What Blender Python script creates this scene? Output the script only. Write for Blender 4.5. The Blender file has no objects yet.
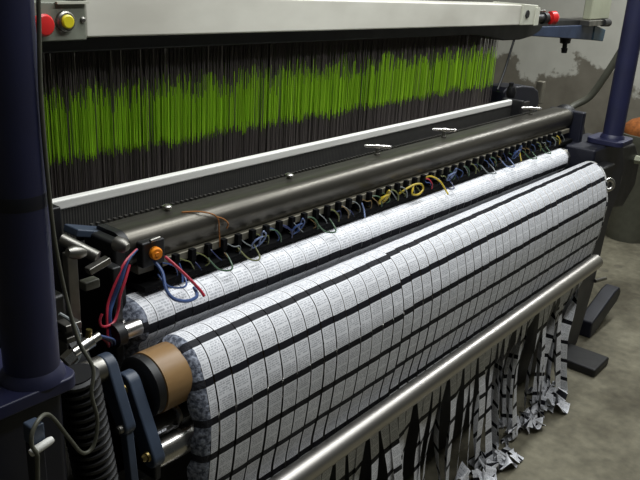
import bpy, math, random
from mathutils import Vector, Matrix, noise as mnoise
random.seed(7)
C = bpy.context.scene.collection
PI = math.pi

# ------------------------------------------------------------------ mesh builder
class MB:
    def __init__(s):
        s.v = []; s.f = []; s.m = []; s.uv = None; s.cur = 0
    def add(s, vs, fs):
        o = len(s.v)
        s.v += [Vector(p) for p in vs]
        for f in fs:
            s.f.append([i + o for i in f]); s.m.append(s.cur)
        return s
    def box(s, x0, x1, y0, y1, z0, z1, rot=None, piv=None):
        vs = [Vector(p) for p in ((x0,y0,z0),(x1,y0,z0),(x1,y1,z0),(x0,y1,z0),(x0,y0,z1),(x1,y0,z1),(x1,y1,z1),(x0,y1,z1))]
        if rot is not None:
            pv = Vector(piv) if piv else Vector(((x0+x1)/2,(y0+y1)/2,(z0+z1)/2))
            vs = [rot @ (p - pv) + pv for p in vs]
        return s.add(vs, [(0,3,2,1),(4,5,6,7),(0,1,5,4),(1,2,6,5),(2,3,7,6),(3,0,4,7)])
    def lathe(s, p0, p1, prof, n=24):
        """prof: list of (t along axis 0..1, radius)"""
        p0 = Vector(p0); p1 = Vector(p1); ax = (p1 - p0)
        d = ax.normalized()
        a = Vector((0,0,1)) if abs(d.z) < .9 else Vector((1,0,0))
        u = d.cross(a).normalized(); w = d.cross(u)
        vs = []; fs = []
        for t, r in prof:
            for k in range(n):
                th = 2*PI*k/n
                vs.append(p0 + ax*t + (u*math.cos(th) + w*math.sin(th))*r)
        for i in range(len(prof)-1):
            for k in range(n):
                k2 = (k+1) % n
                fs.append((i*n+k, i*n+k2, (i+1)*n+k2, (i+1)*n+k))
        fs.append(tuple(range(n))[::-1]); fs.append(tuple((len(prof)-1)*n+k for k in range(n)))
        return s.add(vs, fs)
    def cyl(s, p0, p1, r, n=20, r2=None):
        return s.lathe(p0, p1, [(0, r), (1, r if r2 is None else r2)], n)
    def tube(s, pts, r, n=8, sub=6, closed=False):
        P = smooth(pts, sub) if sub > 1 else [Vector(p) for p in pts]
        vs = []; fs = []
        t0 = (P[1]-P[0]).normalized()
        a = Vector((0,0,1)) if abs(t0.z) < .9 else Vector((1,0,0))
        u = t0.cross(a).normalized()
        for i, p in enumerate(P):
            t = (P[min(i+1, len(P)-1)] - P[max(i-1, 0)]).normalized()
            u = (u - t*u.dot(t))
            if u.length < 1e-6: u = t.orthogonal()
            u.normalize(); w = t.cross(u)
            for k in range(n):
                th = 2*PI*k/n
                vs.append(p + (u*math.cos(th) + w*math.sin(th))*r)
        for i in range(len(P)-1):
            for k in range(n):
                k2 = (k+1) % n
                fs.append((i*n+k, i*n+k2, (i+1)*n+k2, (i+1)*n+k))
        fs.append(tuple(range(n))[::-1]); fs.append(tuple((len(P)-1)*n+k for k in range(n)))
        return s.add(vs, fs)
    def prism(s, outline, axis, a, b):
        """outline of 2-D points; axis 'x': (y,z), 'y': (x,z), 'z': (x,y)"""
        n = len(outline)
        mk = {'x': lambda p, q: (q, p[0], p[1]), 'y': lambda p, q: (p[0], q, p[1]), 'z': lambda p, q: (p[0], p[1], q)}[axis]
        vs = [mk(p, a) for p in outline] + [mk(p, b) for p in outline]
        fs = [tuple(range(n))[::-1], tuple(range(n, 2*n))]
        for i in range(n):
            j = (i+1) % n
            fs.append((i, j, n+j, n+i))
        return s.add(vs, fs)
    def ball(s, c, r, sx=1, sy=1, sz=1, n=16):
        vs = []; fs = []; m = n//2
        for i in range(m+1):
            ph = PI*i/m
            for k in range(n):
                th = 2*PI*k/n
                vs.append((c[0]+sx*r*math.sin(ph)*math.cos(th), c[1]+sy*r*math.sin(ph)*math.sin(th), c[2]+sz*r*math.cos(ph)))
        for i in range(m):
            for k in range(n):
                k2 = (k+1) % n
                fs.append((i*n+k, (i+1)*n+k, (i+1)*n+k2, i*n+k2))
        return s.add(vs, fs)

def smooth(pts, sub):
    P = [Vector(p) for p in pts]; out = []
    for i in range(len(P)-1):
        p0 = P[max(i-1, 0)]; p1 = P[i]; p2 = P[i+1]; p3 = P[min(i+2, len(P)-1)]
        for k in range(sub):
            t = k/sub
            out.append(.5*((2*p1) + (p2-p0)*t + (2*p0-5*p1+4*p2-p3)*t*t + (3*p1-p0-3*p2+p3)*t**3))
    out.append(P[-1]); return out

def wloc(o):
    return Vector((0,0,0)) if o is None else Vector(o['_w'])

def link(name, mb, mats, parent=None, origin=None, bevel=0, smooth_angle=38, kind=None):
    """ONE mesh object from world-space geometry"""
    base = wloc(parent)
    if origin is None: org = base if parent else Vector((0,0,0))
    else: org = Vector(origin)
    me = bpy.data.meshes.new(name)
    me.from_pydata([tuple(p - org) for p in mb.v], [], mb.f)
    if not isinstance(mats, (list, tuple)): mats = [mats]
    for m in mats: me.materials.append(m)
    if len(mats) > 1: me.polygons.foreach_set('material_index', mb.m)
    if mb.uv is not None:
        l = me.uv_layers.new(name='UVMap')
        for lp in me.loops: l.data[lp.index].uv = mb.uv[lp.vertex_index]
    me.validate(); me.update()
    for p in me.polygons: p.use_smooth = True
    me.set_sharp_from_angle(angle=math.radians(smooth_angle))
    import bmesh
    bm = bmesh.new(); bm.from_mesh(me)
    if mb.uv is None: bmesh.ops.recalc_face_normals(bm, faces=bm.faces)
    bm.to_mesh(me); bm.free()
    o = bpy.data.objects.new(name, me); C.objects.link(o)
    o['_w'] = tuple(org)
    if parent is not None:
        o.parent = parent; o.location = org - base
    else: o.location = org
    if bevel:
        b = o.modifiers.new('bevel', 'BEVEL'); b.width = bevel; b.segments = 3; b.limit_method = 'ANGLE'; b.angle_limit = math.radians(40)
        b.harden_normals = True
    if kind: o['kind'] = kind
    return o

def thing(name, label, cat, loc, group=None):
    o = bpy.data.objects.new(name, None); C.objects.link(o)
    o.location = loc; o.empty_display_size = .02
    o['_w'] = tuple(loc); o['label'] = label; o['category'] = cat
    if group: o['group'] = group
    return o
def tag(o, label, cat, group=None, kind=None):
    o['label'] = label; o['category'] = cat
    if group: o['group'] = group
    if kind: o['kind'] = kind
    return o

# ------------------------------------------------------------------ materials
def nt_new(name):
    m = bpy.data.materials.new(name); m.use_nodes = True
    nt = m.node_tree; b = nt.nodes['Principled BSDF']
    return m, nt, b
def N(nt, typ, **kw):
    n = nt.nodes.new(typ)
    for k, v in kw.items():
        if hasattr(n, k): setattr(n, k, v)
    return n
def math_n(nt, op, a, b=None, c=None):
    n = nt.nodes.new('ShaderNodeMath'); n.operation = op
    for i, x in enumerate((a, b, c)):
        if x is None: continue
        if isinstance(x, (int, float)): n.inputs[i].default_value = x
        else: nt.links.new(x, n.inputs[i])
    return n.outputs[0]
def mix_c(nt, fac, a, b):
    n = nt.nodes.new('ShaderNodeMix'); n.data_type = 'RGBA'
    for s, x in ((n.inputs[0], fac), (n.inputs[6], a), (n.inputs[7], b)):
        if isinstance(x, (int, float)): s.default_value = x
        elif isinstance(x, tuple): s.default_value = (*x, 1) if len(x) == 3 else x
        else: nt.links.new(x, s)
    return n.outputs[2]

def mat(name, col, rough=.5, metal=0., wear=.25, scale=14., col2=None, bump=0., bscale=60., stretch=None, spec=None):
    m, nt, b = nt_new(name)
    tc = N(nt, 'ShaderNodeTexCoord'); vec = tc.outputs['Object']
    if stretch:
        mp = N(nt, 'ShaderNodeMapping'); mp.inputs['Scale'].default_value = stretch
        nt.links.new(vec, mp.inputs['Vector']); vec = mp.outputs[0]
    nz = N(nt, 'ShaderNodeTexNoise'); nz.inputs['Scale'].default_value = scale; nz.inputs['Detail'].default_value = 6
    nt.links.new(vec, nz.inputs['Vector'])
    rp = N(nt, 'ShaderNodeValToRGB'); rp.color_ramp.elements[0].position = .35; rp.color_ramp.elements[1].position = .7
    nt.links.new(nz.outputs[0], rp.inputs[0])
    c2 = col2 if col2 else tuple(x*(1-wear) for x in col)
    nt.links.new(mix_c(nt, rp.outputs[0], tuple(col), tuple(c2)), b.inputs['Base Color'])
    nt.links.new(math_n(nt, 'MULTIPLY_ADD', nz.outputs[0], .25, rough-.12), b.inputs['Roughness'])
    b.inputs['Metallic'].default_value = metal
    if spec is not None: b.inputs['Specular IOR Level'].default_value = spec
    if bump:
        n2 = N(nt, 'ShaderNodeTexNoise'); n2.inputs['Scale'].default_value = bscale; n2.inputs['Detail'].default_value = 4
        nt.links.new(vec, n2.inputs['Vector'])
        bp = N(nt, 'ShaderNodeBump'); bp.inputs['Strength'].default_value = bump; bp.inputs['Distance'].default_value = .004
        nt.links.new(n2.outputs[0], bp.inputs['Height']); nt.links.new(bp.outputs[0], b.inputs['Normal'])
    return m

M = {}
M['navy'] = mat('navy_paint', (.019,.021,.062), .45, 0, .3, 9)
M['navy_dark'] = mat('dark_navy_paint', (.007,.008,.018), .5, 0, .4, 9)
M['slate'] = mat('slate_paint', (.045,.062,.095), .42, 0, .3, 18)
M['blue'] = mat('blue_paint', (.011,.028,.075), .5, 0, .3, 12)
M['teal_blue'] = mat('light_blue_paint', (.035,.085,.13), .5, 0, .3, 12)
M['black'] = mat('black_metal', (.006,.006,.007), .5, 0, .4, 20)
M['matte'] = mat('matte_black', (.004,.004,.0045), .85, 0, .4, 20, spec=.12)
M['black_paint'] = mat('satin_black_paint', (.012,.012,.010), .34, 0, .3, 20, spec=.5)
M['gunmetal'] = mat('gunmetal_tube', (.14,.13,.11), .37, .85, .35, 10, stretch=(.4,6,6))
M['chrome'] = mat('chrome_steel', (.62,.60,.57), .27, 1., .12, 30)
M['chrome_tube'] = mat('polished_tube', (.46,.44,.41), .40, 1., .10, 6, stretch=(.2,3,3))
M['steel'] = mat('dull_steel', (.27,.26,.235), .42, 1., .4, 25)
M['alu'] = mat('aluminium_bar', (.80,.79,.74), .45, .0, .12, 20, stretch=(.3,6,6))
M['cream'] = mat('cream_panel', (.70,.685,.60), .5, 0, .22, 3.5, col2=(.52,.50,.43), stretch=(1,1,2.2))
M['cream_plain'] = mat('pale_cream_plastic', (.56,.56,.46), .5, 0, .15, 9)
M['grey_green'] = mat('grey_green_panel', (.20,.21,.165), .5, 0, .12, 6)
M['beige'] = mat('beige_enclosure', (.34,.35,.25), .6, 0, .12, 9)
M['beige_rail'] = mat('beige_rail', (.17,.155,.115), .5, 0, .25, 16)
M['red'] = mat('red_plastic', (.62,.022,.02), .35, 0, .1, 20)
M['yellow'] = mat('yellow_plastic', (.70,.60,.02), .35, 0, .1, 20)
M['orange'] = mat('orange_plastic', (.85,.26,.012), .45, 0, .12, 60)
M['orange_yarn'] = mat('rust_orange_yarn', (.36,.11,.018), .9, 0, .5, 40)
M['card'] = mat('cardboard_tube', (.33,.20,.085), .42, 0, .35, 8, col2=(.22,.125,.05), stretch=(1,3,3))
M['rubber'] = mat('grey_cable_rubber', (.10,.10,.075), .5, 0, .2, 30)
M['brass'] = mat('brass', (.36,.27,.10), .35, 1., .3, 40)
M['thread_orange'] = mat('orange_thread', (.34,.13,.03), .8, 0, .3, 200)
for nm, c in dict(blue=(.04,.08,.22), paleblue=(.17,.22,.38), green=(.045,.10,.05), yellow=(.50,.37,.03), red=(.45,.025,.05), brown=(.16,.10,.03), navy=(.02,.03,.10), olive=(.14,.15,.05), grey=(.2,.22,.22)).items():
    M['wire_'+nm] = mat(nm+'_wire', c, .4, 0, .2, 60)
M['cord_dark'] = mat('dark_harness_cord', (.16,.135,.125), .85, 0, .5, 120, stretch=(3,3,.05))
M['cord_green'] = mat('green_harness_cord', (.50,.92,.03), .75, 0, .5, 160, stretch=(3,3,.05))
M['selvage'] = mat('selvage_cloth', (.40,.42,.47), .9, 0, .75, 90, col2=(.06,.065,.085), bump=.5)

# floor -------------------------------------------------------------
def floor_mat():
    m, nt, b = nt_new('worn_concrete')
    tc = N(nt, 'ShaderNodeTexCoord')
    n1 = N(nt, 'ShaderNodeTexNoise'); n1.inputs['Scale'].default_value = 2.6; n1.inputs['Detail'].default_value = 8; n1.inputs['Roughness'].default_value = .6
    n2 = N(nt, 'ShaderNodeTexNoise'); n2.inputs['Scale'].default_value = 26; n2.inputs['Detail'].default_value = 6
    vo = N(nt, 'ShaderNodeTexVoronoi'); vo.inputs['Scale'].default_value = 5.5
    for n in (n1, n2, vo): nt.links.new(tc.outputs['Object'], n.inputs['Vector'])
    r1 = N(nt, 'ShaderNodeValToRGB'); r1.color_ramp.elements[0].position = .36; r1.color_ramp.elements[1].position = .66
    r1.color_ramp.elements[0].color = (.085,.074,.046,1); r1.color_ramp.elements[1].color = (.25,.23,.16,1)
    nt.links.new(n1.outputs[0], r1.inputs[0])
    r2 = N(nt, 'ShaderNodeValToRGB'); r2.color_ramp.elements[0].position = .3; r2.color_ramp.elements[1].position = .75
    r2.color_ramp.elements[0].color = (.7,.7,.7,1); r2.color_ramp.elements[1].color = (1.1,1.1,1.1,1)
    nt.links.new(n2.outputs[0], r2.inputs[0])
    mx = N(nt, 'ShaderNodeMix'); mx.data_type = 'RGBA'; mx.blend_type = 'MULTIPLY'; mx.inputs[0].default_value = 1
    nt.links.new(r1.outputs[0], mx.inputs[6]); nt.links.new(r2.outputs[0], mx.inputs[7])
    spot = math_n(nt, 'LESS_THAN', vo.outputs[0], .16)
    sp = math_n(nt, 'MULTIPLY', spot, .45)
    nt.links.new(mix_c(nt, sp, mx.outputs[2], (.07,.06,.045)), b.inputs['Base Color'])
    b.inputs['Roughness'].default_value = .8
    bp = N(nt, 'ShaderNodeBump'); bp.inputs['Strength'].default_value = .3; bp.inputs['Distance'].default_value = .01
    nt.links.new(n2.outputs[0], bp.inputs['Height']); nt.links.new(bp.outputs[0], b.inputs['Normal'])
    return m
def wall_mat():
    m, nt, b = nt_new('damp_plaster')
    tc = N(nt, 'ShaderNodeTexCoord'); sp = N(nt, 'ShaderNodeSeparateXYZ')
    nt.links.new(tc.outputs['Object'], sp.inputs[0])
    n1 = N(nt, 'ShaderNodeTexNoise'); n1.inputs['Scale'].default_value = 2.3; n1.inputs['Detail'].default_value = 9; n1.inputs['Roughness'].default_value = .62
    n2 = N(nt, 'ShaderNodeTexNoise'); n2.inputs['Scale'].default_value = 9; n2.inputs['Detail'].default_value = 6
    for n in (n1, n2): nt.links.new(tc.outputs['Object'], n.inputs['Vector'])
    # damp rising from the floor with a ragged tide line
    h = math_n(nt, 'MULTIPLY_ADD', n1.outputs[0], -1.15, sp.outputs[2])
    r = N(nt, 'ShaderNodeValToRGB'); r.color_ramp.elements[0].position = .235; r.color_ramp.elements[1].position = .275
    nt.links.new(h, r.inputs[0])
    up = mix_c(nt, n2.outputs[0], (.60,.59,.52), (.47,.46,.40))
    lo = mix_c(nt, n2.outputs[0], (.26,.24,.19), (.12,.105,.08))
    nt.links.new(mix_c(nt, r.outputs[0], lo, up), b.inputs['Base Color'])
    b.inputs['Roughness'].default_value = .9
    bp = N(nt, 'ShaderNodeBump'); bp.inputs['Strength'].default_value = .3; bp.inputs['Distance'].default_value = .01
    nt.links.new(n2.outputs[0], bp.inputs['Height']); nt.links.new(bp.outputs[0], b.inputs['Normal'])
    return m
def label_mat():
    """white woven labels: u across one ribbon, v = running length / label pitch; dark separating band once per pitch"""
    m, nt, b = nt_new('woven_label_cloth')
    uv = N(nt, 'ShaderNodeUVMap'); uv.uv_map = 'UVMap'
    sp = N(nt, 'ShaderNodeSeparateXYZ'); nt.links.new(uv.outputs[0], sp.inputs[0])
    u, v = sp.outputs[0], sp.outputs[1]
    fr = math_n(nt, 'FRACT', v)
    band = math_n(nt, 'LESS_THAN', fr, .20)
    rows = math_n(nt, 'MULTIPLY', v, 17)
    rf = math_n(nt, 'FRACT', rows); rfl = math_n(nt, 'FLOOR', rows)
    cv = N(nt, 'ShaderNodeCombineXYZ')
    nt.links.new(math_n(nt, 'MULTIPLY', u, 13), cv.inputs[0]); nt.links.new(math_n(nt, 'MULTIPLY', rfl, 3.37), cv.inputs[1])
    nz = N(nt, 'ShaderNodeTexNoise'); nz.inputs['Scale'].default_value = 1.3; nz.inputs['Detail'].default_value = 2
    nt.links.new(cv.outputs[0], nz.inputs['Vector'])
    t = math_n(nt, 'GREATER_THAN', nz.outputs[0], .47)
    t = math_n(nt, 'MULTIPLY', t, math_n(nt, 'LESS_THAN', rf, .62))
    # blank margins at the ribbon's sides and the blank line half way down each label
    um = math_n(nt, 'LESS_THAN', math_n(nt, 'ABSOLUTE', math_n(nt, 'SUBTRACT', math_n(nt, 'FRACT', u), .5)), .40)
    vm = math_n(nt, 'GREATER_THAN', math_n(nt, 'ABSOLUTE', math_n(nt, 'SUBTRACT', fr, .60)), .035)
    vm2 = math_n(nt, 'GREATER_THAN', fr, .25)
    t = math_n(nt, 'MULTIPLY', math_n(nt, 'MULTIPLY', t, um), math_n(nt, 'MULTIPLY', vm, vm2))
    # larger woven lettering blob per label
    cv2 = N(nt, 'ShaderNodeCombineXYZ'); nt.links.new(math_n(nt, 'MULTIPLY', u, 3.1), cv2.inputs[0]); nt.links.new(math_n(nt, 'MULTIPLY', v, 5.2), cv2.inputs[1])
    n3 = N(nt, 'ShaderNodeTexNoise'); n3.inputs['Scale'].default_value = 1.0; n3.inputs['Detail'].default_value = 4
    nt.links.new(cv2.outputs[0], n3.inputs['Vector'])
    base = mix_c(nt, n3.outputs[0], (.70,.71,.74), (.86,.86,.88))
    col = mix_c(nt, math_n(nt, 'MULTIPLY', t, .62), base, (.27,.28,.31))
    col = mix_c(nt, band, col, (.009,.009,.013))
    nt.links.new(col, b.inputs['Base Color'])
    b.inputs['Roughness'].default_value = .62
    b.inputs['Specular IOR Level'].default_value = .2
    bp = N(nt, 'ShaderNodeBump'); bp.inputs['Strength'].default_value = .25; bp.inputs['Distance'].default_value = .0015
    nt.links.new(n3.outputs[0], bp.inputs['Height']); nt.links.new(bp.outputs[0], b.inputs['Normal'])
    return m
def reed_mat():
    m, nt, b = nt_new('reed_wires')
    tc = N(nt, 'ShaderNodeTexCoord'); sp = N(nt, 'ShaderNodeSeparateXYZ'); nt.links.new(tc.outputs['Object'], sp.inputs[0])
    w = math_n(nt, 'FRACT', math_n(nt, 'MULTIPLY', sp.outputs[0], 160))
    g = math_n(nt, 'LESS_THAN', w, .5)
    nz = N(nt, 'ShaderNodeTexNoise'); nz.inputs['Scale'].default_value = 60
    nt.links.new(tc.outputs['Object'], nz.inputs['Vector'])
    a = mix_c(nt, nz.outputs[0], (.05,.048,.044), (.10,.095,.085))
    nt.links.new(mix_c(nt, g, a, (.02,.02,.02)), b.inputs['Base Color'])
    b.inputs['Roughness'].default_value = .5; b.inputs['Metallic'].default_value = .3
    return m
M['ceil'] = mat('whitewashed_ceiling', (.55,.55,.50), .9, 0, .2, 3)
M['floor'] = floor_mat(); M['wall'] = wall_mat(); M['label'] = label_mat(); M['reed'] = reed_mat()

# ------------------------------------------------------------------ setting
def struct(name, mb, m):
    o = link(name, mb, m); o['kind'] = 'structure'; return o
struct('floor', MB().box(-2.5, 5.5, -2.5, 4.7, -.1, 0), M['floor'])
struct('wall_right', MB().box(5.4, 5.5, -2.5, 4.7, 0, 2.9), M['wall'])
struct('wall_back', MB().box(-2.5, 5.4, 4.6, 4.7, 0, 2.9), M['wall'])
struct('ceiling', MB().box(-2.6, 5.5, -2.5, 4.7, 2.9, 3.0), M['ceil'])
struct('wall_left', MB().box(-2.6, -2.5, -2.5, 4.7, 0, 2.9), M['wall'])

# ------------------------------------------------------------------ loom frames
lf = thing('loom_side_frame', 'dark navy cast loom side frame under the near left post', 'machine frame', (.44,1.2,0))
link('casting', MB().box(.36,.50,.835,1.75,0,.925), M['navy_dark'], lf, bevel=.012)
link('foot', MB().box(.33,.53,.80,1.80,0,.04), M['navy_dark'], lf, bevel=.008)
link('rib', MB().box(.35,.51,.822,.8345,.45,.50), M['navy_dark'], lf, bevel=.004)
link('rib', MB().box(.35,.51,.822,.8345,.70,.74), M['navy_dark'], lf, bevel=.004)

rf = thing('loom_side_frame', 'dark navy loom side frame standing beside the right end of the cloth', 'machine frame', (2.95,1.2,0))
link('casting', MB().prism([(2.80,0),(3.01,0),(3.085,.25),(3.115,.54),(3.175,.66),(3.18,.76),(3.10,.885),(2.80,.885)], 'y', .955, 1.11), M['navy_dark'], rf, bevel=.01)
link('foot', MB().box(2.775,2.93,.79,1.0,0,.035), M['black'], rf, bevel=.008)
link('rear_casting', MB().box(2.80,3.02,1.111,1.7,0,.885), M['navy_dark'], rf, bevel=.01)
link('bearing_block', MB().box(2.775,2.90,.906,.954,.70,.83), M['black'], rf, bevel=.008)
rod_end = link('adjuster', MB().cyl((3.08,.953,.275),(3.17,.94,.265),.008,12), M['steel'], rf)

eb = thing('eye_bolt', 'bright steel eye bolt on the dark frame at the right cloth edge', 'bolt', (2.797,.90,.770))
mb = MB(); ring = [(2.795+.020*math.cos(a)*.75, .885-.020*math.cos(a)*.66, .770+.020*math.sin(a)) for a in [2*PI*k/20 for k in range(21)]]
mb.tube(ring, .0075, 10, 2); link('ring', mb, M['chrome'], eb)
link('shank', MB().cyl((2.797,.886,.770),(2.797,.905,.770),.010,12), M['steel'], eb)

fb = thing('stop_bar', 'slate grey bar with rounded end sticking out low past the right frame', 'machine bar', (3.1,1.0,.12))
mb = MB(); mb.prism([(3.10,.0),(3.14,.0),(3.40,.085),(3.425,.11),(3.425,.135),(3.40,.155),(3.34,.15),(3.10,.075)], 'y', .935, 1.00)
link('bar', mb, M['navy_dark'], fb, bevel=.008)

# posts ------------------------------------------------------------
def post(label, x, y, z0, r, rails):
    t = thing('gantry_post', label, 'post', (x, y, z0))
    link('tube', MB().lathe((x,y,z0),(x,y,z0+1.3),[(0,r),(1,r)],40), M['navy'], t)
    link('base_flange', MB().prism(rails, 'z', z0-.014, z0+.006), M['navy'], t, bevel=.003)
    link('weld_ring', MB().lathe((x,y,z0+.004),(x,y,z0+.022),[(0,r+.008),(.5,r+.006),(1,r)],40), M['navy'], t)
    return t
def rrect(x0,x1,y0,y1,r,n=6):
    out = []
    for cx, cy, a0 in ((x1-r,y1-r,0),(x0+r,y1-r,PI/2),(x0+r,y0+r,PI),(x1-r,y0+r,1.5*PI)):
        for k in range(n+1):
            a = a0 + PI/2*k/n; out.append((cx+r*math.cos(a), cy+r*math.sin(a)))
    return out
p1 = post('thick navy blue steel post at the near left', .472, .864, .937, .0365, rrect(.36,.520,.822,.965,.022))
link('strap', MB().lathe((.472,.864,1.188),(.472,.864,1.206),[(0,.0367),(.1,.0370),(.9,.0370),(1,.0367)],40), M['navy_dark'], p1)
for sx, sy in ((.507,.948),(.385,.843)):
    link('bolt', MB().cyl((sx,sy,.943),(sx,sy,.952),.007,6), M['navy_dark'], p1)
post('navy blue steel post at the far right end of the loom', 2.978, .962, .90, .038, rrect(2.905,3.06,.90,1.04,.03))

# rear body of the loom, added in black to block light behind the ribbons
lb = thing('loom_bed', 'black loom bed added as dark backing behind the hanging label ribbons', 'machine body', (1.68,1.45,0))
link('cross_beam', MB().box(.505,2.795,1.30,1.55,.30,.838), M['black'], lb, bevel=.02)
link('shade_backdrop', MB().box(.52,2.775,.972,.984,.02,.57), M['black'], lb)  # added black sheet hiding the lit floor, stands in for shade under the loom
link('lower_tie', MB().box(.505,2.795,1.35,1.50,.08,.20), M['black'], lb, bevel=.01)

# ------------------------------------------------------------------ reed, bar
rd = thing('reed', 'dark fine-wired reed below the long white bar', 'reed', (1.74,1.23,.85))
link('wire_panel', MB().box(.76,2.80,1.238,1.25,.88,1.023), M['reed'], rd)
link('lower_rail', MB().box(.76,2.80,1.205,1.255,.842,.88), M['black_paint'], rd, bevel=.004)
mb = MB()
for k in range(150):
    x = .80 + k*.0132
    mb.box(x, x+.0055, 1.197, 1.2045, .992, .9965)
link('needle_strip', MB().box(.77,2.80,1.196,1.2052,.970,.991), M['black_paint'], rd)
o = link('needle_eyes', mb, M['steel'], rd)
wb = thing('white_rail', 'long narrow white rail running the whole loom above the reed', 'rail', (1.78,1.25,1.03))
link('rail', MB().box(.74,2.64,1.236,1.254,1.0235,1.0445), M['alu'], wb, bevel=.004)
link('end_bracket', MB().box(.715,.7395,1.20,1.28,.84,1.045), M['black'], wb, bevel=.004)
link('end_bracket', MB().box(2.6405,2.665,1.20,1.28,.842,1.045), M['black'], wb, bevel=.004)

# ------------------------------------------------------------------ harness cords (uncountable)
mb = MB()
rng = random.Random(3)
def seg(x, y, za, zb, ra, rb, xa=0.):
    a = [(x+xa, y-ra, za),(x+ra*.87+xa, y+ra*.5, za),(x-ra*.87+xa, y+ra*.5, za)]
    b = [(x, y-rb, zb),(x+rb*.87, y+rb*.5, zb),(x-rb*.87, y+rb*.5, zb)]
    mb.add(a+b, [(0,1,4,3),(1,2,5,4),(2,0,3,5)])
rows = 10; cols = 470
for j in range(rows):
    for i in range(cols):
        x = .80 + (i + rng.random()*.9)*(1.875/cols)
        y = 1.345 + j*.018 + rng.uniform(-.005,.005)
        r = rng.uniform(.0007,.0012)
        lx = mnoise.noise(Vector((x*9, j*3.1, 0)))*.018 + mnoise.noise(Vector((x*40, j*3.1, 4)))*.012
        g0 = 1.092 + lx + rng.uniform(-.010,.014) - .004*j
        g1 = 1.198 + mnoise.noise(Vector((x*12, j*2.2, 9)))*.03 + rng.uniform(-.035,.03)
        isg = rng.random() < .93
        mb.cur = 0
        if isg:
            seg(x, y, .87, g0, r*.8, r*.8); seg(x, y, g1, 1.31, r*.8, r*.8)
            mb.cur = 1
            seg(x, y, g0-.03, g0, r*.35, r*1.05); seg(x, y, g0, g1, r*1.25, r*1.05); seg(x, y, g1, g1+.03, r, r*.3)
        else:
            seg(x, y, .87, 1.31, r*.9, r*.9)
hc = link('harness_cords', mb, [M['cord_dark'], M['cord_green']], smooth_angle=180)
tag(hc, 'dense curtain of dark harness cords with a bright green middle', 'harness', kind='stuff')
cb = thing('comber_board', 'black guide board under the cream beam, holding the cords', 'board', (1.9,1.4,1.27))
link('board', MB().prism([(.78,1.330),(.78,1.302),(2.45,1.276),(2.58,1.262),(2.68,1.246),(2.82,1.243),(2.92,1.252),(2.99,1.270),(3.02,1.295),(3.02,1.315)], 'y', 1.325, 1.53), M['black'], cb, bevel=.004)

# ------------------------------------------------------------------ cream beam with controls
tb = thing('jacquard_casing', 'cream painted beam with red and yellow buttons above the cords', 'beam', (1.75,1.33,1.30))
def slopeb(x): return 1.333 - (x-.86)*.0152
def beamseg(x0,x1,y0,y1,h0,h1):
    b0, b1 = slopeb(x0), slopeb(x1)
    return [(x0,y0,b0),(x1,y0,b1),(x1,y1,b1),(x0,y1,b0),(x0,y0,h0),(x1,y0,h1),(x1,y1,h1),(x0,y1,h0)]
BF = [(0,3,2,1),(4,5,6,7),(0,1,5,4),(1,2,6,5),(2,3,7,6),(3,0,4,7)]
link('panel', MB().add(beamseg(.865,2.70,1.28,1.40,1.412,1.376), BF), M['cream'], tb, bevel=.004)
cp = link('control_panel', MB().add([(.74,1.276,1.330),(.8635,1.276,1.329),(.8635,1.40,1.329),(.74,1.40,1.330),(.74,1.276,1.40),(.8635,1.276,1.396),(.8635,1.40,1.396),(.74,1.40,1.40)], BF), M['grey_green'], tb, bevel=.003)
link('panel_lip', MB().box(.80,.866,1.268,1.276,1.395,1.399), M['cream_plain'], cp)
btn = link('emergency_button', MB().lathe((.768,1.276,1.360),(.768,1.256,1.360),[(0,.011),(.2,.011),(.21,.0185),(.75,.0195),(.95,.016),(1,.009)],28), M['red'], cp)
rg = link('button_ring', MB().lathe((.817,1.276,1.3645),(.817,1.266,1.3645),[(0,.0185),(.7,.0185),(1,.0155)],28), M['steel'], cp)
link('yellow_button', MB().lathe((.817,1.2662,1.3645),(.817,1.261,1.3645),[(0,.0125),(.6,.0125),(1,.010)],24), M['yellow'], cp)
link('screw', MB().lathe((.8555,1.276,1.366),(.8555,1.271,1.366),[(0,.0055),(.6,.0055),(1,.003)],12), M['steel'], cp)
ec = link('end_cap', MB().add(beamseg(2.703,2.825,1.272,1.40,1.380,1.374), BF), M['cream_plain'], tb, bevel=.003)
link('hole_plug', MB().lathe((2.735,1.273,1.344),(2.735,1.268,1.344),[(0,.015),(1,.014)],20), M['black'], ec)
link('hinge_plate', MB().box(2.80,2.835,1.268,1.272,1.302,1.366), M['cream_plain'], ec, bevel=.001)
sw = link('switch_box', MB().box(2.83,2.94,1.29,1.36,1.303,1.355), M['steel'], tb, bevel=.004)
link('connector', MB().cyl((2.845,1.285,1.325),(2.90,1.285,1.325),.016,16).cyl((2.90,1.285,1.325),(2.93,1.285,1.325),.022,16), M['black'], sw)
link('red_button', MB().lathe((2.935,1.29,1.325),(2.985,1.262,1.327),[(0,.012),(.4,.012),(.42,.025),(.8,.026),(1,.016)],24), M['red'], sw)

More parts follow.
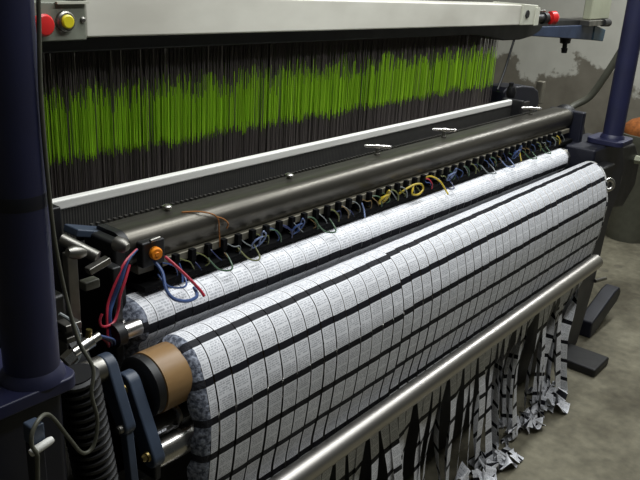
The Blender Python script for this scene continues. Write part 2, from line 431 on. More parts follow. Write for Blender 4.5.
bb = thing('gantry_girder', 'dark blue beam with light blue end behind the red button', 'beam', (3.4,1.47,1.22))
link('beam', MB().prism([(2.98,1.275),(2.98,1.245),(3.82,1.19),(3.82,1.262)], 'y', 1.42, 1.54), M['blue'], bb, bevel=.004)
link('top_cover', MB().prism([(3.02,1.295),(3.02,1.275),(3.85,1.262),(3.85,1.285)], 'y', 1.43, 1.53), M['black'], bb)
link('end_piece', MB().prism([(3.82,1.262),(3.82,1.19),(3.965,1.178),(3.975,1.235)], 'y', 1.415, 1.545), M['teal_blue'], bb, bevel=.005)
link('drain_tap', MB().lathe((3.565,1.45,1.21),(3.575,1.45,1.14),[(0,.026),(.35,.024),(.4,.011),(.7,.011),(.72,.015),(1,.013)],14), M['black'], bb)
jb = thing('junction_box', 'beige square box on the end of the blue beam against the wall', 'box', (3.8,1.47,1.286))
link('case', MB().box(3.70,3.945,1.40,1.44,1.290,1.405), M['beige'], jb, bevel=.006)
link('base_ledge', MB().box(3.66,3.90,1.385,1.53,1.262,1.288), M['steel'], jb, bevel=.003)
link('gland', MB().cyl((3.84,1.39,1.275),(3.92,1.39,1.272),.018,14), M['black'], jb)

# ------------------------------------------------------------------ rollers
ft = thing('cloth_roller', 'brown cardboard tube roller under the front of the label cloth', 'roller', (1.75,.945,.79))
link('tube', MB().lathe((.725,.945,.786),(2.735,.945,.786),[(0,.053),(.0008,.0570),(.9992,.0570),(1,.053)],48), M['card'], ft)
link('end_disc', MB().lathe((.706,.945,.786),(.7245,.945,.786),[(0,.050),(.2,.0555),(1,.0555)],40), M['black'], ft)
link('axle', MB().cyl((.698,.945,.786),(.7055,.945,.786),.018,16), M['steel'], ft)
link('axle', MB().cyl((2.7655,.945,.786),(2.80,.945,.786),.018,16), M['steel'], ft)
br = thing('breast_roller', 'chrome roller under the rear fold of the label cloth', 'roller', (1.75,1.072,.84))
link('roller', MB().cyl((.835,1.072,.836),(2.77,1.072,.836),.0415,32), M['chrome'], br)
link('shaft', MB().lathe((.757,1.072,.836),(.8345,1.072,.836),[(0,.016),(.6,.016),(.62,.019),(1,.019)],24), M['chrome'], br)
link('shaft', MB().cyl((2.7705,1.072,.836),(2.82,1.072,.836),.017,16), M['chrome'], br)
tr = thing('take_up_roller', 'bright chrome take-up roller just below the cardboard tube', 'roller', (1.75,.975,.645))
link('roller', MB().lathe((.715,.925,.652),(2.765,.925,.652),[(0,.025),(.002,.0275),(.999,.0275),(1,.025)],40), M['chrome'], tr)
link('end_block', MB().box(.699,.7145,.895,.955,.62,.685), M['black'], tr, bevel=.005)
vr = thing('valley_rod', 'bright chrome rod end below the left end of the rear cloth fold', 'rod', (.74,1.026,.84))
link('rod', MB().lathe((.735,1.026,.852),(.772,1.026,.852),[(0,.013),(.04,.0155),(1,.0155)],28), M['chrome'], vr)
link('bearing', MB().lathe((.717,1.026,.852),(.7345,1.026,.852),[(0,.022),(1,.022)],24), M['black'], vr)
gr = thing('guide_rod', 'dark polished rod with steel collar between cardboard tube and chrome roller', 'rod', (.78,1.02,.70))
link('rod', MB().cyl((.715,.938,.704),(2.765,.938,.704),.016,24), M['black_paint'], gr)
mb = MB(); mb.lathe((.772,.938,.704),(.784,.938,.704),[(0,.018),(.2,.0215),(.8,.0215),(1,.018)],28); link('collar', mb, M['chrome'], gr)
fr = thing('pressure_tube', 'long chrome tube pressing across the hanging label ribbons', 'tube', (1.75,.845,.43))
link('tube', MB().lathe((.62,.846,.470),(2.70,.846,.502),[(0,.0245),(.0008,.027),(.9992,.027),(1,.0245)],48), M['chrome_tube'], fr)
link('end_arm', MB().box(.60,.6195,.82,.90,.435,.50), M['black'], fr, bevel=.004)
link('end_arm', MB().box(2.701,2.72,.835,.86,.485,.515), M['black'], fr, bevel=.004)

# ------------------------------------------------------------------ label cloth
PITCH = .0755
prof = [(1.205,.8835),(1.16,.8835),(1.11,.8830),(1.085,.8815),(1.062,.8785),(1.042,.869),(1.031,.853),(1.0285,.838),(1.031,.822),(1.041,.807),(1.056,.7965),(1.064,.77),(1.056,.70),(1.040,.63),(1.022,.60),(1.006,.588),(.990,.60),(.984,.64),(.988,.70),(1.000,.75),(1.008,.79),(.998,.822),(.975,.844),(.947,.8535),(.918,.848),(.894,.827),(.880,.798),(.870,.765),(.863,.732),(.860,.69),(.862,.64),(.868,.58),(.877,.53),(.881,.50),(.880,.47),(.877,.43),(.872,.36),(.864,.24),(.852,.12),(.842,.05),(.835,.012)]
P2 = smooth([(y, z, 0) for y, z in prof], 5)
# resample evenly
L = [0.]
for i in range(1, len(P2)): L.append(L[-1] + (P2[i]-P2[i-1]).length)
def at_s(s):
    if s <= 0: return P2[0].copy()
    for i in range(1, len(L)):
        if L[i] >= s:
            t = (s-L[i-1])/max(1e-9, L[i]-L[i-1]); return P2[i-1].lerp(P2[i], t)
    return P2[-1].copy()
TOT = L[-1]
def s_of(y, z):
    return min(range(len(P2)), key=lambda i: (P2[i].x-y)**2 + (P2[i].y-z)**2)
S_START = L[s_of(1.11,.883)]; S_TOP = L[s_of(.947,.8535)]; S_BELLY = L[s_of(.860,.69)]; S_ROD = L[s_of(.881,.49)]
S_B1 = L[s_of(.877,.788)]             # a dark band is centred here
S_VAL = L[s_of(1.006,.588)]             # hidden bottom of the loop
S_BB = L[s_of(1.0285,.840)]             # band on the breast roller front
def vcoord(s):
    v = (s - S_B1)/PITCH + .1
    if s < S_VAL:                      # slack hidden in the loop; the rear band runs slightly askew
        v0 = (S_BB - S_B1)/PITCH + .1
        k = round(v0 - .1)
        v = k + .1 + (s - S_BB)/.105
    return v
CUT0, CW, NR = .8192, .0426, 46
fabric = thing('label_cloth', 'white woven label cloth with dark cross bands over the rollers', 'cloth', (1.75,.95,.60))
# uncut web in front of the reed
mb = MB(); nx = 45; rowsw = 8; uvs = []
for i in range(rowsw+1):
    s = S_START*1.02*i/rowsw
    p = at_s(s)
    for k in range(nx+1):
        x = .790 + k*(2.745-.790)/nx
        mb.v.append(Vector((x, p.x, p.y+.0002))); uvs.append((k, vcoord(s)))
for i in range(rowsw):
    for k in range(nx):
        a = i*(nx+1)+k; mb.f.append([a, a+1, a+nx+2, a+nx+1]); mb.m.append(0)
mb.uv = uvs
link('uncut_web', mb, M['label'], fabric)
rng = random.Random(11)
ss = []; s = S_START
while s < TOT: ss.append(s); s += .0075
ss.append(TOT)
gaps = [0]*(NR+1)
for k in range(NR+1):
    q = rng.random()
    gaps[k] = .0022 + (.0012*rng.random() if q < .45 else .002+.003*rng.random())
for k in (14,17,5,9): gaps[k] = .006
def twist_amp(x):
    return .30 if x < 1.3 else .5 if x < 1.95 else 1.1
for k in range(NR):
    xl = CUT0 + (k-1)*CW if k else .797
    xr = CUT0 + k*CW
    if k == NR-1: xr = 2.737
    sh = rng.uniform(-.0010,.0010) + (.005 if k > 14 else .0) + .016*max(0, xl-1.15)/1.45
    shb = -.004 - .009*(xl-.85)/1.9 + rng.uniform(-.0008,.0008)
    ph = rng.uniform(0,6.28); f = rng.uniform(.7,1.4); tw = abs(rng.gauss(.15,.75)); dxr = rng.gauss(0,.012); dyr = rng.gauss(0,.010); odd = xl > 2.05 and rng.random() < .5
    mb = MB(); uvs = []; NA = 4
    pts = []
    for s in ss:
        p = at_s(s)
        g = min(1, max(0, (s - S_TOP + .02)/(S_ROD - S_TOP)))
        top = .0016
        gl = (top + gaps[k]*g**1.1)*.5; gr_ = (top + gaps[k+1]*g**1.1)*.5
        if s < S_TOP-.1: gl = gr_ = .0008
        a, b = xl+gl, xr-gr_
        cx = (a+b)/2; w = (b-a)/2
        low = max(0, s - S_ROD - .02)
        hl = TOT - S_ROD
        q = min(1, low/(hl*.55)); q = q*q*(3-2*q)
        ang = q*twist_amp(cx)*(tw + .22*math.sin(ph + low*9*f))
        ox = q*(dxr + .012*math.sin(ph*1.7 + low*6*f)) + .02*q*mnoise.noise(Vector((cx*5.,0,3.)))*2
        oy = q*(dyr + .010*math.sin(ph + low*7*f)) + .035*q*mnoise.noise(Vector((cx*4.,2.,0)))
        ox -= q*.085*max(0, cx-1.9)/.85
        if odd: oy += q*.05
        bow = .0006*math.sin(ph + s*30)
        pts.append((cx+ox, p.x+oy, p.y, w, ang, vcoord(s)+(sh if s > S_VAL else shb)/PITCH, bow))
    # tail lying on the floor
    tail = []
    cx, cy, cz, w, ang, v, _ = pts[-1]
    X = cx
    if 2.18 < X < 2.56: n, reach = 10, rng.uniform(-.05,.0)
    elif 1.80 < X < 2.10: n, reach = 10, rng.uniform(-.05,.005)
    else: n, reach = 6, rng.uniform(-.04,.0)
    dirx = rng.uniform(-.05,.04); hgt = rng.uniform(.005,.02) if n > 6 else .004; tang = rng.uniform(-.3,.9)
    for i in range(1, n+1):
        t = i/n
        tail.append((cx + dirx*t, cy - reach*math.sin(t*PI*.8), .006 + hgt*math.sin(t*PI)**2*(1-.4*t), w, ang*(1-t)+t*tang, v + t*n*.008/PITCH, 0))
    for (X, Y, Z, w, a, v, bow) in pts + tail:
        for j in range(NA+1):
            t = -1 + 2*j/NA
            mb.v.append(Vector((X + t*w*math.cos(a), Y + t*w*math.sin(a) - bow*(1-t*t), Z)))
            uvs.append((k + .02 + .96*j/NA, v))
    n = len(pts)+len(tail)
    for i in range(n-1):
        for j in range(NA):
            q = i*(NA+1)+j; mb.f.append([q, q+1, q+NA+2, q+NA+1]); mb.m.append(0)
    mb.uv = uvs
    link('label_ribbon', mb, M['label'], fabric, smooth_angle=180)
# cut ribbon ends heaped on the floor where the cloth comes down
rh = random.Random(21)
for (hx, hy, cnt, spread) in ((2.36,.815,8,.07),(2.26,.835,4,.05),(1.975,.800,5,.05),(1.90,.815,4,.05),(2.50,.84,4,.05)):
    for q in range(cnt):
        x0 = hx + rh.uniform(-spread,spread); y0 = hy + rh.uniform(.0,.035); dr = rh.uniform(-2.6,-.4) if hx < 2 else rh.uniform(0,2*PI)
        mb = MB(); uvs = []; NA = 3; nseg = 22; top_h = rh.uniform(.012,.05); st = rh.random()
        px, py = x0, y0; wv = rh.uniform(1.0,2.2); p0 = rh.uniform(0,6)
        for i in range(nseg):
            t = i/(nseg-1)
            hd_ = dr + .9*math.sin(t*5+p0)
            px += .0045*math.cos(hd_); py += .0045*math.sin(hd_)*.7
            zc = .006 + .006*q*rh.uniform(.8,1.0)*.6 + top_h*math.sin(t*PI*wv+p0)**2
            sd = Vector((-math.sin(hd_), math.cos(hd_), .45*math.sin(t*6+p0))).normalized()
            for j in range(NA+1):
                a_ = (-1+2*j/NA)*.0195
                P_ = Vector((px, py, zc)) + sd*a_; P_.z = max(.0025, P_.z)
                mb.v.append(P_); uvs.append((q+.02+.96*j/NA, st + t*nseg*.0075/PITCH))
        for i in range(nseg-1):
            for j in range(NA):
                f_ = i*(NA+1)+j; mb.f.append([f_, f_+1, f_+NA+2, f_+NA+1]); mb.m.append(0)
        mb.uv = uvs
        o = link('ribbon_end', mb, M['label'], fabric, smooth_angle=180)
        o['label'] = 'cut end of a label ribbon heaped on the floor'
# frayed selvages down both edges
def selvage(x0, sgn, width, back, s0, s1, wav):
    mb = MB(); NA = 5; rows_ = []
    st = s0
    while st < s1:
        p = at_s(st); d = (at_s(st+.004)-at_s(st-.004)); nrm = Vector((d.y, -d.x, 0)).normalized()  # outward
        for j in range(NA+1):
            t = j/NA
            x = x0 + sgn*width*math.sin(t*1.35)/math.sin(1.35)
            dep = back*(1-math.cos(t*1.35))
            w = wav*mnoise.noise(Vector((st*22, t*1.5, x0)))*(.3+t) + .003*mnoise.noise(Vector((st*90, t*7, 2)))
            mb.v.append(Vector((x + sgn*w, p.x - nrm.x*dep + w*.6, p.y - nrm.y*dep)))
        rows_.append(st); st += .006
    for i in range(len(rows_)-1):
        for j in range(NA):
            q = i*(NA+1)+j; mb.f.append([q, q+1, q+NA+2, q+NA+1]); mb.m.append(0)
    uvs = []
    for st in rows_:
        for j in range(NA+1): uvs.append((j/NA, vcoord(st)))
    mb.uv = uvs
    return mb
def selv_mat(dark):
    m, nt, b = nt_new('frayed_selvage')
    uv = N(nt, 'ShaderNodeUVMap'); uv.uv_map = 'UVMap'
    sp = N(nt, 'ShaderNodeSeparateXYZ'); nt.links.new(uv.outputs[0], sp.inputs[0])
    band = math_n(nt, 'LESS_THAN', math_n(nt, 'FRACT', sp.outputs[1]), .21)
    tc = N(nt, 'ShaderNodeTexCoord')
    nz = N(nt, 'ShaderNodeTexNoise'); nz.inputs['Scale'].default_value = 130; nz.inputs['Detail'].default_value = 5
    nt.links.new(tc.outputs['Object'], nz.inputs['Vector'])
    rp = N(nt, 'ShaderNodeValToRGB'); rp.color_ramp.elements[0].position = .38; rp.color_ramp.elements[1].position = .66
    nt.links.new(nz.outputs[0], rp.inputs[0])
    col = mix_c(nt, rp.outputs[0], (.07,.08,.11) if dark else (.30,.30,.30), (.36,.39,.47) if dark else (.75,.75,.72))
    nt.links.new(mix_c(nt, band, col, (.014,.014,.02)), b.inputs['Base Color']); b.inputs['Roughness'].default_value = .9
    bp = N(nt, 'ShaderNodeBump'); bp.inputs['Strength'].default_value = .8; bp.inputs['Distance'].default_value = .004
    nt.links.new(nz.outputs[0], bp.inputs['Height']); nt.links.new(bp.outputs[0], b.inputs['Normal'])
    return m
M['selv_l'] = selv_mat(True); M['selv_r'] = selv_mat(False)
o = link('selvage', selvage(.798, -1, .024, .034, S_TOP-.10, TOT-.1, .006), M['selv_l'], fabric, smooth_angle=180); o['label'] = 'frayed grey blue left edge of the cloth'
o = link('selvage', selvage(2.737, 1, .020, .004, S_TOP-.08, S_ROD+.02, .014), M['selv_r'], fabric, smooth_angle=180); o['label'] = 'wavy whitish right edge of the cloth'
o = link('selvage', selvage(.798, -1, .024, .034, S_START-.02, S_START+.20, .008), M['selv_l'], fabric, smooth_angle=180); o['label'] = 'frayed grey left edge of the rear cloth fold'
o = link('selvage', selvage(2.737, 1, .018, .008, S_START, S_START+.14, .008), M['selv_r'], fabric, smooth_angle=180); o['label'] = 'whitish right edge of the rear cloth fold'

# ------------------------------------------------------------------ cutter beam
cbm = thing('cutter_bar', 'long dark metal beam with rounded top carrying the row of cutters', 'beam', (1.83,1.12,.93))
out = []
yb0, yb1, zb0, zb1, rr = 1.086, 1.168, .938, 1.006, .030
for (cy, cz, a0, r) in ((yb0+rr, zb1-rr, PI/2, rr),):
    for k in range(13):
        a = a0 + PI/2*k/12; out.append((cy + r*math.cos(a), cz + r*math.sin(a)))
out = [(yb1, zb0), (yb1, zb1-.004), (yb1-.004, zb1)] + out + [(yb0+.004, zb0+.012), (yb0+.012, zb0)]
link('body', MB().prism(out, 'x', .806, 2.86), M['gunmetal'], cbm, smooth_angle=50)
link('end_cap', MB().prism([(y, z) for y, z in out], 'x', .790, .8055), M['black'], cbm)
link('end_cap', MB().prism([(y, z) for y, z in out], 'x', 2.8605, 2.875), M['black'], cbm)
link('cutter_rail', MB().box(.82,2.85,1.085,1.112,.9205,.9375), M['beige_rail'], cbm, bevel=.002)
link('shade_filler_bar', MB().box(.82,2.85,1.0665,1.1135,.8885,.9005), M['matte'], cbm)  # added black strip, stands in for the dark void under the cutters
link('shade_filler_channel', MB().box(.82,2.85,1.114,1.162,.8875,.938), M['matte'], cbm)  # black filler carried down to the cloth to darken the space behind the cutters
link('end_bracket', MB().box(.765,.790,1.08,1.175,.72,1.0), M['black'], cbm, bevel=.006)
link('end_bracket', MB().box(2.875,2.905,1.05,1.19,.80,1.0), M['navy_dark'], cbm, bevel=.006)
def wing(x, y, big):
    sc = link('wing_screw', MB().lathe((x,y,1.004),(x,y,1.027 if big else 1.012),[(0,.008),(.3,.008),(.35,.005),(1,.005)],12), M['steel'], cbm)
    if big:
        link('handle', MB().lathe((x-.0235,y+.028,1.030),(x+.0235,y-.028,1.030),[(0,.003),(.08,.0048),(.42,.0048),(.44,.0065),(.56,.0065),(.58,.0048),(.92,.0048),(1,.003)],12), M['chrome'], sc)
    else:
        link('head', MB().lathe((x,y,1.011),(x,y,1.018),[(0,.010),(.6,.010),(1,.006)],12), M['chrome'], sc)
for x, b in ((.945,False),(1.312,False),(1.668,True),(2.014,True),(2.62,True)): wing(x, 1.150, b)

WIRES = {0:('blue','loop'),1:('blue','hang'),2:('navy','short'),3:('green','loop'),5:('olive','loop'),6:('paleblue','ring'),7:('green','arch'),8:('navy','arch'),9:('blue','ring'),10:('green','arch'),11:('green','loop'),12:('olive','arch'),13:('brown','arch'),15:('paleblue','hang'),16:('green','arch'),17:('yellow','ring'),18:('olive','arch'),19:('grey','arch'),20:('yellow','big'),22:('red','arch'),23:('yellow','lay'),24:('navy','loop'),25:('paleblue','ring'),27:('green','arch'),28:('olive','arch'),30:('grey','loop'),31:('green','arch'),33:('paleblue','loop'),35:('blue','ring'),36:('yellow','hang'),37:('green','loop'),39:('olive','arch'),40:('green','loop'),42:('grey','arch'),43:('yellow','arch')}
SHORT = ('brown','olive','navy','green')
def ordinal(n):
    return {1:'first',2:'second',3:'third',4:'fourth',5:'fifth',6:'sixth',7:'seventh',8:'eighth',9:'ninth',10:'tenth',11:'eleventh',12:'twelfth'}.get(n, str(n)+('st' if n%10==1 and n!=11 else 'nd' if n%10==2 and n!=12 else 'rd' if n%10==3 and n!=13 else 'th'))
HOLD = MB().box(-.0062,.0062,-.020,-.008,-.012,.013).box(-.005,.005,-.018,-.006,-.024,-.0115)
TIP = MB().lathe((0,-.012,-.0235),(0,-.013,-.0300),[(0,.0042),(.4,.0042),(.5,.0028),(1,.0010)],10)
first = None
rngw = random.Random(5)
for k in range(45):
    x = .862 + k*CW; y, z = 1.092, .930
    wc, style = WIRES.get(k, (SHORT[k % 4], 'short'))
    shp = {'loop':'a drooping','ring':'a ring-shaped','arch':'an arched','big':'a big looped','hang':'a hanging','lay':'a long trailing','short':'a short'}[style]
    cn = {'paleblue':'pale blue','navy':'dark blue','olive':'olive green'}.get(wc, wc)
    n = k+1; side = ordinal(n)+' from the left end' if n <= 23 else ordinal(46-n)+' from the right end'
    if n == 45: side = 'at the right end'
    if n == 1: side = 'at the left end, beside the orange knob'
    lab = f'small ribbon cutter with {shp} {cn} wire, {side}'
    if first is None:
        t = thing('ribbon_cutter', lab, 'cutter', (x,y,z), 'ribbon cutters along the dark beam')
        h = MB(); h.add([p + Vector((x,y,z)) for p in HOLD.v], HOLD.f); ho = link('holder', h, M['matte'], t, bevel=.001)
        h = MB(); h.add([p + Vector((x,y,z)) for p in TIP.v], TIP.f); ti = link('tip', h, M['brass'], t)
        first = (t, ho, ti)
    else:
        t = first[0].copy(); C.objects.link(t); t.location = (x,y,z); t['_w'] = (x,y,z); t['label'] = lab
        for c in first[1:]:
            d = c.copy(); C.objects.link(d); d.parent = t
    r = lambda a: rngw.uniform(-a, a)
    e = r(.008)
    if style == 'ring':
        R = .020 + r(.003); pts = [(x, y-.006, z-.02)]
        for q in range(13):
            a = PI/2 + 2*PI*q/12
            pts.append((x+R*1.05*math.cos(a)+.004, y-.030-.010*math.sin(a), .915+R*.95*math.sin(a)+.0008*q))
        pts.append((x+.02, y-.012, .893))
        rad = .0024
    elif style == 'big':
        pts = [(x-.03,y-.004,z-.030),(x-.02,y-.02,z-.012),(x+.01,y-.032,z+.002),(x+.045,y-.034,z-.002),(x+.055,y-.036,z-.018),(x+.03,y-.038,z-.028),(x+.002,y-.036,z-.022),(x+.005,y-.034,z-.008),(x+.03,y-.02,z-.004)]
        rad = .0036
    elif style == 'lay':
        pts = [(x-.02,y,z-.01),(x-.012,y-.018,z+.004),(x+.006,y-.04,z-.008),(x+.014,y-.060,z-.034),(x+.006,y-.072,z-.040)]
        rad = .0034
    elif style == 'hang':
        pts = [(x,y-.008,z),(x+.004,y-.018,z-.006),(x+.003+e,y-.026,z-.024),(x-.004+e,y-.036,z-.040)]
        rad = .0026
    elif style == 'arch':
        pts = [(x,y-.006,z-.014),(x+.006,y-.016,z+.000),(x+.020+e,y-.024,z-.002),(x+.032+e,y-.028,z-.016),(x+.036+e,y-.026,z-.032)]
        rad = .0024
    elif style == 'loop':
        pts = [(x,y-.006,z-.012),(x-.004,y-.020,z-.018),(x+.004,y-.040,z-.036),(x+.024+e,y-.052,z-.041),(x+.042+e,y-.044,z-.040),(x+.050+e,y-.022,z-.026),(x+.046,y-.006,z-.012)]
        rad = .0024
    else:
        pts = [(x,y-.006,z-.014),(x+.003+e,y-.018,z-.018),(x+.012+e,y-.024,z-.034),(x+.02,y-.012,z-.040)]
        rad = .0022
    if style == 'ring' and wc == 'yellow': rad = .0036
    link('wire', MB().tube(pts, rad*.8, 7, 5), M['wire_'+wc], t)
    q1, q2, q3 = r(.012), r(.008), r(.006)
    link('lead', MB().tube([(x+.004,y-.010,z+.004),(x+.012+q1,y-.022,z-.004+q3),(x+.026+q1,y-.026,z-.014+q2),(x+.034+q2,y-.022,z-.030),(x+.030,y-.008,z-.037)], .0013, 6, 5), M['wire_'+rngw.choice(('grey','olive','brown','navy','green','blue'))], t)

# loose thread over the beam
tag(link('loose_thread', MB().tube([(.955,1.118,1.0075),(.990,1.096,1.006),(1.018,1.083,.992),(1.024,1.0825,.96),(1.026,1.082,.925)], .0016, 6, 5).tube([(1.018,1.083,.9925),(1.034,1.080,.985),(1.046,1.079,.972),(1.044,1.081,.962)], .0016, 6, 5), M['thread_orange'], origin=(1.02,1.09,.93)), 'loose orange thread draped over the dark cutter beam', 'thread')

# orange knob unit at the left end
ok = thing('knob_unit', 'black unit with a round orange knob at the left beam end', 'control knob', (.845,1.075,.94))
link('case', MB().box(.815,.868,1.064,1.085,.940,.990), M['black'], ok, bevel=.004)
link('orange_knob', MB().lathe((.842,1.064,.967),(.838,1.050,.968),[(0,.012),(.6,.0125),(1,.010)],26).lathe((.838,1.0505,.968),(.8375,1.048,.968),[(0,.005),(1,.004)],16), M['orange'], ok)
link('clip', MB().cyl((.83,1.06,.9935),(.852,1.06,.995),.0035,10), M['steel'], ok)

# ------------------------------------------------------------------ left end machinery
def armpath(c0, c1, w0, w1, x0, x1, round0=True):
    (ya, za), (yb, zb) = c0, c1
    d = Vector((yb-ya, zb-za)).normalized(); n = Vector((-d.y, d.x)); pts = []
    a0 = math.atan2(-d.y, -d.x)
    for k in range(9):
        a = a0 - PI/2 + PI*k/8; pts.append((ya + w0*math.cos(a), za + w0*math.sin(a)))
    a1 = math.atan2(d.y, d.x)
    for k in range(9):
        a = a1 - PI/2 + PI*k/8; pts.append((yb + w1*math.cos(a), zb + w1*math.sin(a)))
    return MB().prism(pts, 'x', x0, x1)
a1 = thing('lever_arm', 'left slate grey lever arm with a shaft beside the navy post', 'lever', (.625,.88,.70))
link('arm', armpath((.912,.876),(.866,.790),.022,.014,.612,.632), M['slate'], a1, bevel=.004)
link('lower_strut', armpath((.866,.785),(.848,.62),.009,.009,.615,.629), M['slate'], a1, bevel=.002)
link('shaft', MB().lathe((.530,.914,.876),(.612,.912,.876),[(0,.017),(.4,.017),(.42,.021),(1,.021)],28), M['steel'], a1)
link('pivot_bolt', MB().lathe((.604,.864,.788),(.6119,.864,.788),[(0,.005),(.3,.007),(1,.007)],14), M['steel'], a1)
a2 = thing('lever_arm', 'right slate grey lever arm with two bolts beside the cardboard tube', 'lever', (.685,.92,.66))
link('arm', armpath((.940,.808),(.879,.692),.022,.019,.672,.696), M['slate'], a2, bevel=.004)
for (y, z) in ((.937,.803),(.879,.697)):
    link('bolt', MB().lathe((.660,y,z),(.6719,y,z),[(0,.004),(.3,.0065),(1,.0065)],6).lathe((.668,y,z),(.6719,y,z),[(0,.009),(1,.010)],18), M['brass'], a2)

sp_ = thing('spring_hose', 'black ribbed hose hanging under the navy post flange', 'hose', (.53,.85,.6))
pr = [(0,.026)]; n = 30
for i in range(n):
    pr += [((i+.15)/n,.026),((i+.3)/n,.033),((i+.65)/n,.033),((i+.8)/n,.026)]
pr.append((1,.026))
link('hose', MB().lathe((.540,.868,.915),(.592,.868,.50),pr,28), M['black'], sp_)

sn = thing('sensor_bracket', 'navy upright bar with grey cap and pale clamp at bottom left', 'bracket', (.43,.785,.5))
link('bar', MB().box(.413,.430,.772,.790,.0,.902), M['navy_dark'], sn, bevel=.002)
link('cap', MB().box(.412,.431,.770,.791,.9025,.931), M['slate'], sn, bevel=.003)
link('clamp', MB().lathe((.404,.762,.902),(.436,.762,.908),[(0,.0045),(.15,.0058),(.85,.0052),(1,.004)],16), M['alu'], sn, bevel=.001)

# grey control cable
tag(link('control_cable', MB().tube([(.508,.83,1.60),(.500,.83,1.44),(.494,.83,1.322),(.496,.83,1.198),(.500,.83,1.129),(.510,.83,1.056),(.518,.82,.994),(.528,.805,.955),(.520,.80,.92),(.527,.80,.875),(.519,.80,.837),(.501,.80,.833),(.483,.80,.864),(.459,.795,.910),(.440,.780,.934),(.422,.766,.942),(.408,.760,.932),(.405,.758,.916),(.409,.755,.902),(.411,.760,.88),(.409,.764,.80),(.409,.766,.62)], .0028, 10, 6), M['rubber'], origin=(.49,.81,.9)), 'thin grey cable running down beside the navy post to the clamp', 'cable')

# head of levers and brackets in the dark gap behind the post
hd = thing('drive_unit', 'dark cluster of levers and bright bolts behind the navy post', 'machine head', (.66,1.1,.70))
link('back_plate', MB().box(.52,.712,1.20,1.24,.30,.97), M['black'], hd, bevel=.004)
link('side_plate', MB().box(.735,.755,1.045,1.20,.62,.97), M['black'], hd, bevel=.004)
link('upright_bar', MB().box(.648,.668,1.045,1.060,.86,1.02), M['steel'], hd, bevel=.002)
link('bolt', MB().lathe((.640,1.03,1.030),(.672,1.03,1.022),[(0,.007),(.3,.011),(.7,.011),(1,.007)],20), M['steel'], hd)
link('bolt', MB().lathe((.735,1.03,1.022),(.740,1.005,1.020),[(0,.013),(.6,.013),(1,.006)],16), M['steel'], hd)
link('lever', MB().cyl((.668,1.09,1.030),(.700,1.035,1.005),.010,18), M['steel'], hd)
link('lever', MB().box(.672,.715,1.018,1.034,.988,1.000, Matrix.Rotation(-.25,3,'Y')), M['steel'], hd, bevel=.002)
link('lever', MB().box(.735,.830,1.150,1.195,.985,1.000, Matrix.Rotation(.30,3,'Y')), M['slate'], hd, bevel=.003)
link('lever', MB().box(.800,.835,1.120,1.150,.985,.995), M['teal_blue'], hd, bevel=.002)
link('stop_block', MB().box(.676,.706,1.04,1.06,.945,.962), M['rubber'], hd, bevel=.003)
link('gearbox', MB().box(.53,.635,1.03,1.19,.55,.96), M['black_paint'], hd, bevel=.01)
link('gear', MB().lathe((.640,1.08,.80),(.665,1.08,.80),[(0,.07),(1,.07)],36), M['black'], hd)
link('terminal_strip', MB().box(.610,.640,1.00,1.03,.905,.918).box(.610,.640,1.00,1.03,.885,.896), M['steel'], hd, bevel=.002)
fi = thing('cable_fitting', 'small bright steel fitting on top of the lever shaft', 'fitting', (.61,.93,.89))
link('body', MB().lathe((.580,.935,.907),(.628,.935,.920),[(0,.008),(.25,.008),(.3,.011),(.7,.011),(.75,.007),(1,.007)],16), M['chrome'], fi)
link('nut', MB().lathe((.565,.935,.897),(.580,.935,.905),[(0,.012),(1,.012)],6), M['chrome'], fi)
link('thumb_peg', MB().cyl((.607,.935,.92),(.610,.935,.937),.005,10), M['brass'], fi)

for nm, col, off, lab in (('red','red',0.,'red wire in the bundle left of the cloth, tied mid-way'),('blue','blue',.012,'blue wire in the bundle left of the cloth beside the red one'),('violet','navy',.006,'dark blue wire in the bundle left of the cloth, between red and blue')):
    P_ = [(.80,1.06,.985),(.766+off*.5,1.05,.973),(.742+off,1.045,.945),(.724+off,1.045,.91),(.716+off*.6,1.04,.888),(.712+off*.8,1.035,.862),(.703+off,1.02,.84),(.672+off,.98,.875),(.63,.94,.917)]
    tag(link('loom_wire', MB().tube(P_, .0025, 8, 6), M['wire_'+col], origin=(.71,1.04,.88)), lab, 'wire', 'wires left of the cloth')
tag(link('loom_wire', MB().tube([(.775,1.05,.965),(.758,1.042,.940),(.745,1.04,.915),(.740,1.04,.89),(.725,1.035,.872),(.700,1.03,.875),(.694,1.03,.888),(.699,1.03,.90)], .0026, 8, 6), M['wire_red'], origin=(.72,1.04,.88)), 'second red wire looping round the wire bundle left of the cloth', 'wire', 'wires left of the cloth')
tag(link('loom_wire', MB().tube([(.600,1.0,.945),(.618,.99,.925),(.624,.985,.895),(.618,.98,.868),(.602,.98,.855),(.585,.98,.852)], .003, 8, 6), M['wire_grey'], origin=(.61,.99,.9)), 'thin grey blue wire curving close behind the navy post', 'wire', 'wires left of the cloth')

# red and blue leads lying on the rear cloth at the left
tag(link('lead_wire', MB().tube([(.862,1.058,.955),(.876,1.040,.935),(.890,1.020,.912),(.900,1.004,.893),(.905,.996,.880)], .0032, 8, 5), M['wire_red'], origin=(.89,1.02,.9)), 'red lead lying over the left end of the rear cloth fold', 'wire', 'leads over the rear cloth fold')
tag(link('lead_wire', MB().tube([(.836,1.06,.955),(.840,1.04,.935),(.832,1.02,.910),(.838,1.005,.893),(.862,.995,.884),(.890,1.0,.884),(.900,1.02,.892)], .0034, 8, 5), M['wire_blue'], origin=(.86,1.02,.9)), 'blue lead curving below the red one on the rear cloth fold', 'wire', 'leads over the rear cloth fold')

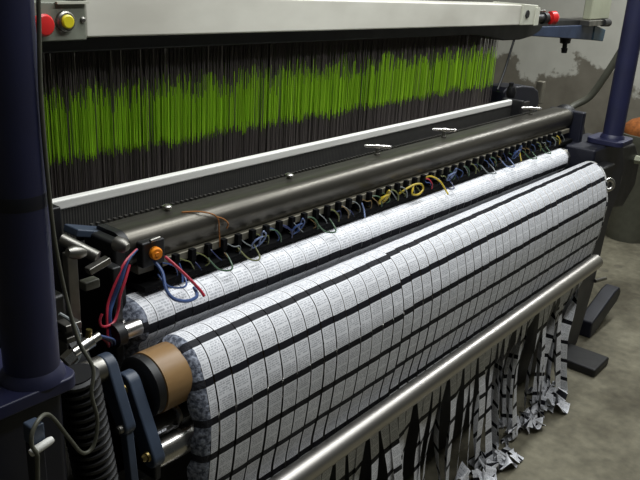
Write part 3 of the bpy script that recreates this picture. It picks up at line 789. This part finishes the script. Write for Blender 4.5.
# ------------------------------------------------------------------ right end machinery
sm = thing('swing_cover', 'dark blue curved machine cover at the right end of the white rail', 'machine cover', (2.95,1.38,.95))
link('cover', MB().prism([(2.78,1.045),(2.80,1.060),(2.95,1.055),(3.05,1.042),(3.10,1.02),(3.12,.98),(3.12,.887),(3.06,.887),(3.04,.955),(2.98,.985),(2.78,.99)], 'y', 1.34, 1.44), M['navy_dark'], sm, bevel=.008)
link('end_lug', MB().box(3.13,3.165,1.34,1.37,.96,1.055), M['beige_rail'], sm, bevel=.005)
link('stay_rod', MB().cyl((2.765,1.30,.86),(2.745,1.30,1.09),.009,12), M['black'], sm)
link('clamp', MB().lathe((2.757,1.30,1.03),(2.750,1.30,1.075),[(0,.014),(.5,.020),(1,.014)],14), M['black'], sm)
tag(link('drop_cable', MB().tube([(2.785,1.33,1.262),(2.752,1.325,1.205),(2.70,1.315,1.13),(2.655,1.31,1.07)], .0045, 8, 5), M['black'], origin=(2.7,1.32,1.15)), 'thin black cable slanting down from the black board to the right end', 'cable')
dm = thing('drive_motor', 'dark drive motor at the right end behind the cutter beam', 'motor', (3.18,1.25,0))
link('pedestal', MB().box(3.13,3.27,1.18,1.36,0,.75), M['navy_dark'], dm, bevel=.01)
link('body', MB().lathe((3.125,1.26,.835),(3.31,1.26,.835),[(0,.06),(.05,.085),(.8,.085),(.9,.07),(1,.05)],28), M['black'], dm)
link('cap', MB().ball((3.17,1.24,.935),.046,1.1,1,.8), M['black'], dm)
link('red_tag', MB().box(3.16,3.175,1.165,1.176,.86,.905), M['red'], dm, bevel=.001)
link('yellow_tag', MB().box(3.135,3.15,1.165,1.176,.865,.885), M['yellow'], dm, bevel=.001)
tag(link('air_hose', MB().tube([(3.30,1.30,.90),(3.37,1.285,.935),(3.40,1.228,.985),(3.40,1.17,1.10),(3.40,1.115,1.23),(3.40,1.07,1.34),(3.40,1.0,1.52)], .0155, 12, 6), M['rubber'], origin=(3.4,1.2,1.0)), 'thick grey hose rising diagonally behind the right navy post', 'hose')
pg = thing('side_gearbox', 'dark gearbox jutting out beyond the right loom frame', 'gearbox', (3.2,1.05,.60))
link('case', MB().prism([(3.185,.52),(3.25,.55),(3.42,.52),(3.54,.60),(3.54,.72),(3.42,.81),(3.185,.83)], 'y', 1.0, 1.14), M['black'], pg, bevel=.012)
link('hub', MB().lathe((3.20,1.0,.69),(3.20,.975,.69),[(0,.055),(.7,.055),(1,.04)],24), M['black_paint'], pg)
link('pale_nut', MB().lathe((3.46,1.0,.735),(3.46,.97,.735),[(0,.02),(1,.018)],6), M['beige'], pg)
rk = thing('yarn_bin', 'rust orange bin in the dim corner right of the far post', 'bin', (4.62,1.30,0))
link('shell', MB().lathe((4.62,1.30,0),(4.62,1.30,.64),[(0,.12),(.1,.13),(.9,.15),(.93,.158),(1,.158)],28), M['rubber'], rk)
link('orange_load', MB().ball((4.62,1.30,.65),.14,1,1,.6), M['orange_yarn'], rk)

# ------------------------------------------------------------------ lights
def area(name, loc, target, sx, sy, power, col):
    l = bpy.data.lights.new(name, 'AREA'); l.shape = 'RECTANGLE'; l.size = sx; l.size_y = sy; l.energy = power; l.color = col
    o = bpy.data.objects.new(name, l); C.objects.link(o); o.location = loc
    o.rotation_euler = (Vector(target)-Vector(loc)).to_track_quat('-Z','Y').to_euler(); return o
area('tube_lamp', (1.5,.98,2.55), (1.5,.98,0), 1.8, .16, 27, (.96,.99,1.))
area('tube_lamp', (4.1,.98,2.55), (4.1,.98,0), 2.4, .16, 50, (.96,.99,1.))
area('harness_fill_light', (1.8,.15,2.65), (1.8,.15,0), 2.4, .16, 27, (.96,.99,1.))  # added fill light to brighten the harness cords, not a known lamp
w = bpy.data.worlds.new('world'); bpy.context.scene.world = w; w.use_nodes = True
w.node_tree.nodes['Background'].inputs[0].default_value = (.9,1,1,1)
w.node_tree.nodes['Background'].inputs[1].default_value = .03

# ------------------------------------------------------------------ camera
Rw = [[0.63812321,-0.23477681,0.73326572],[-0.76800039,-0.26155328,0.58460695],[0.0545359,-0.93619962,-0.3472119]]
mx = Matrix(((Rw[0][0],-Rw[0][1],-Rw[0][2],0),(Rw[1][0],-Rw[1][1],-Rw[1][2],0),(Rw[2][0],-Rw[2][1],-Rw[2][2],1.5),(0,0,0,1)))
cam = bpy.data.cameras.new('camera'); cam.sensor_width = 36; cam.lens = 764/640*36; cam.clip_start = .02
co = bpy.data.objects.new('camera', cam); C.objects.link(co); co.matrix_world = mx
sc = bpy.context.scene; sc.camera = co
vs = sc.view_settings; vs.view_transform = 'Standard'; vs.look = 'None'; vs.gamma = 1; vs.exposure = .05
for o in bpy.data.objects:
    if '_w' in o: del o['_w']
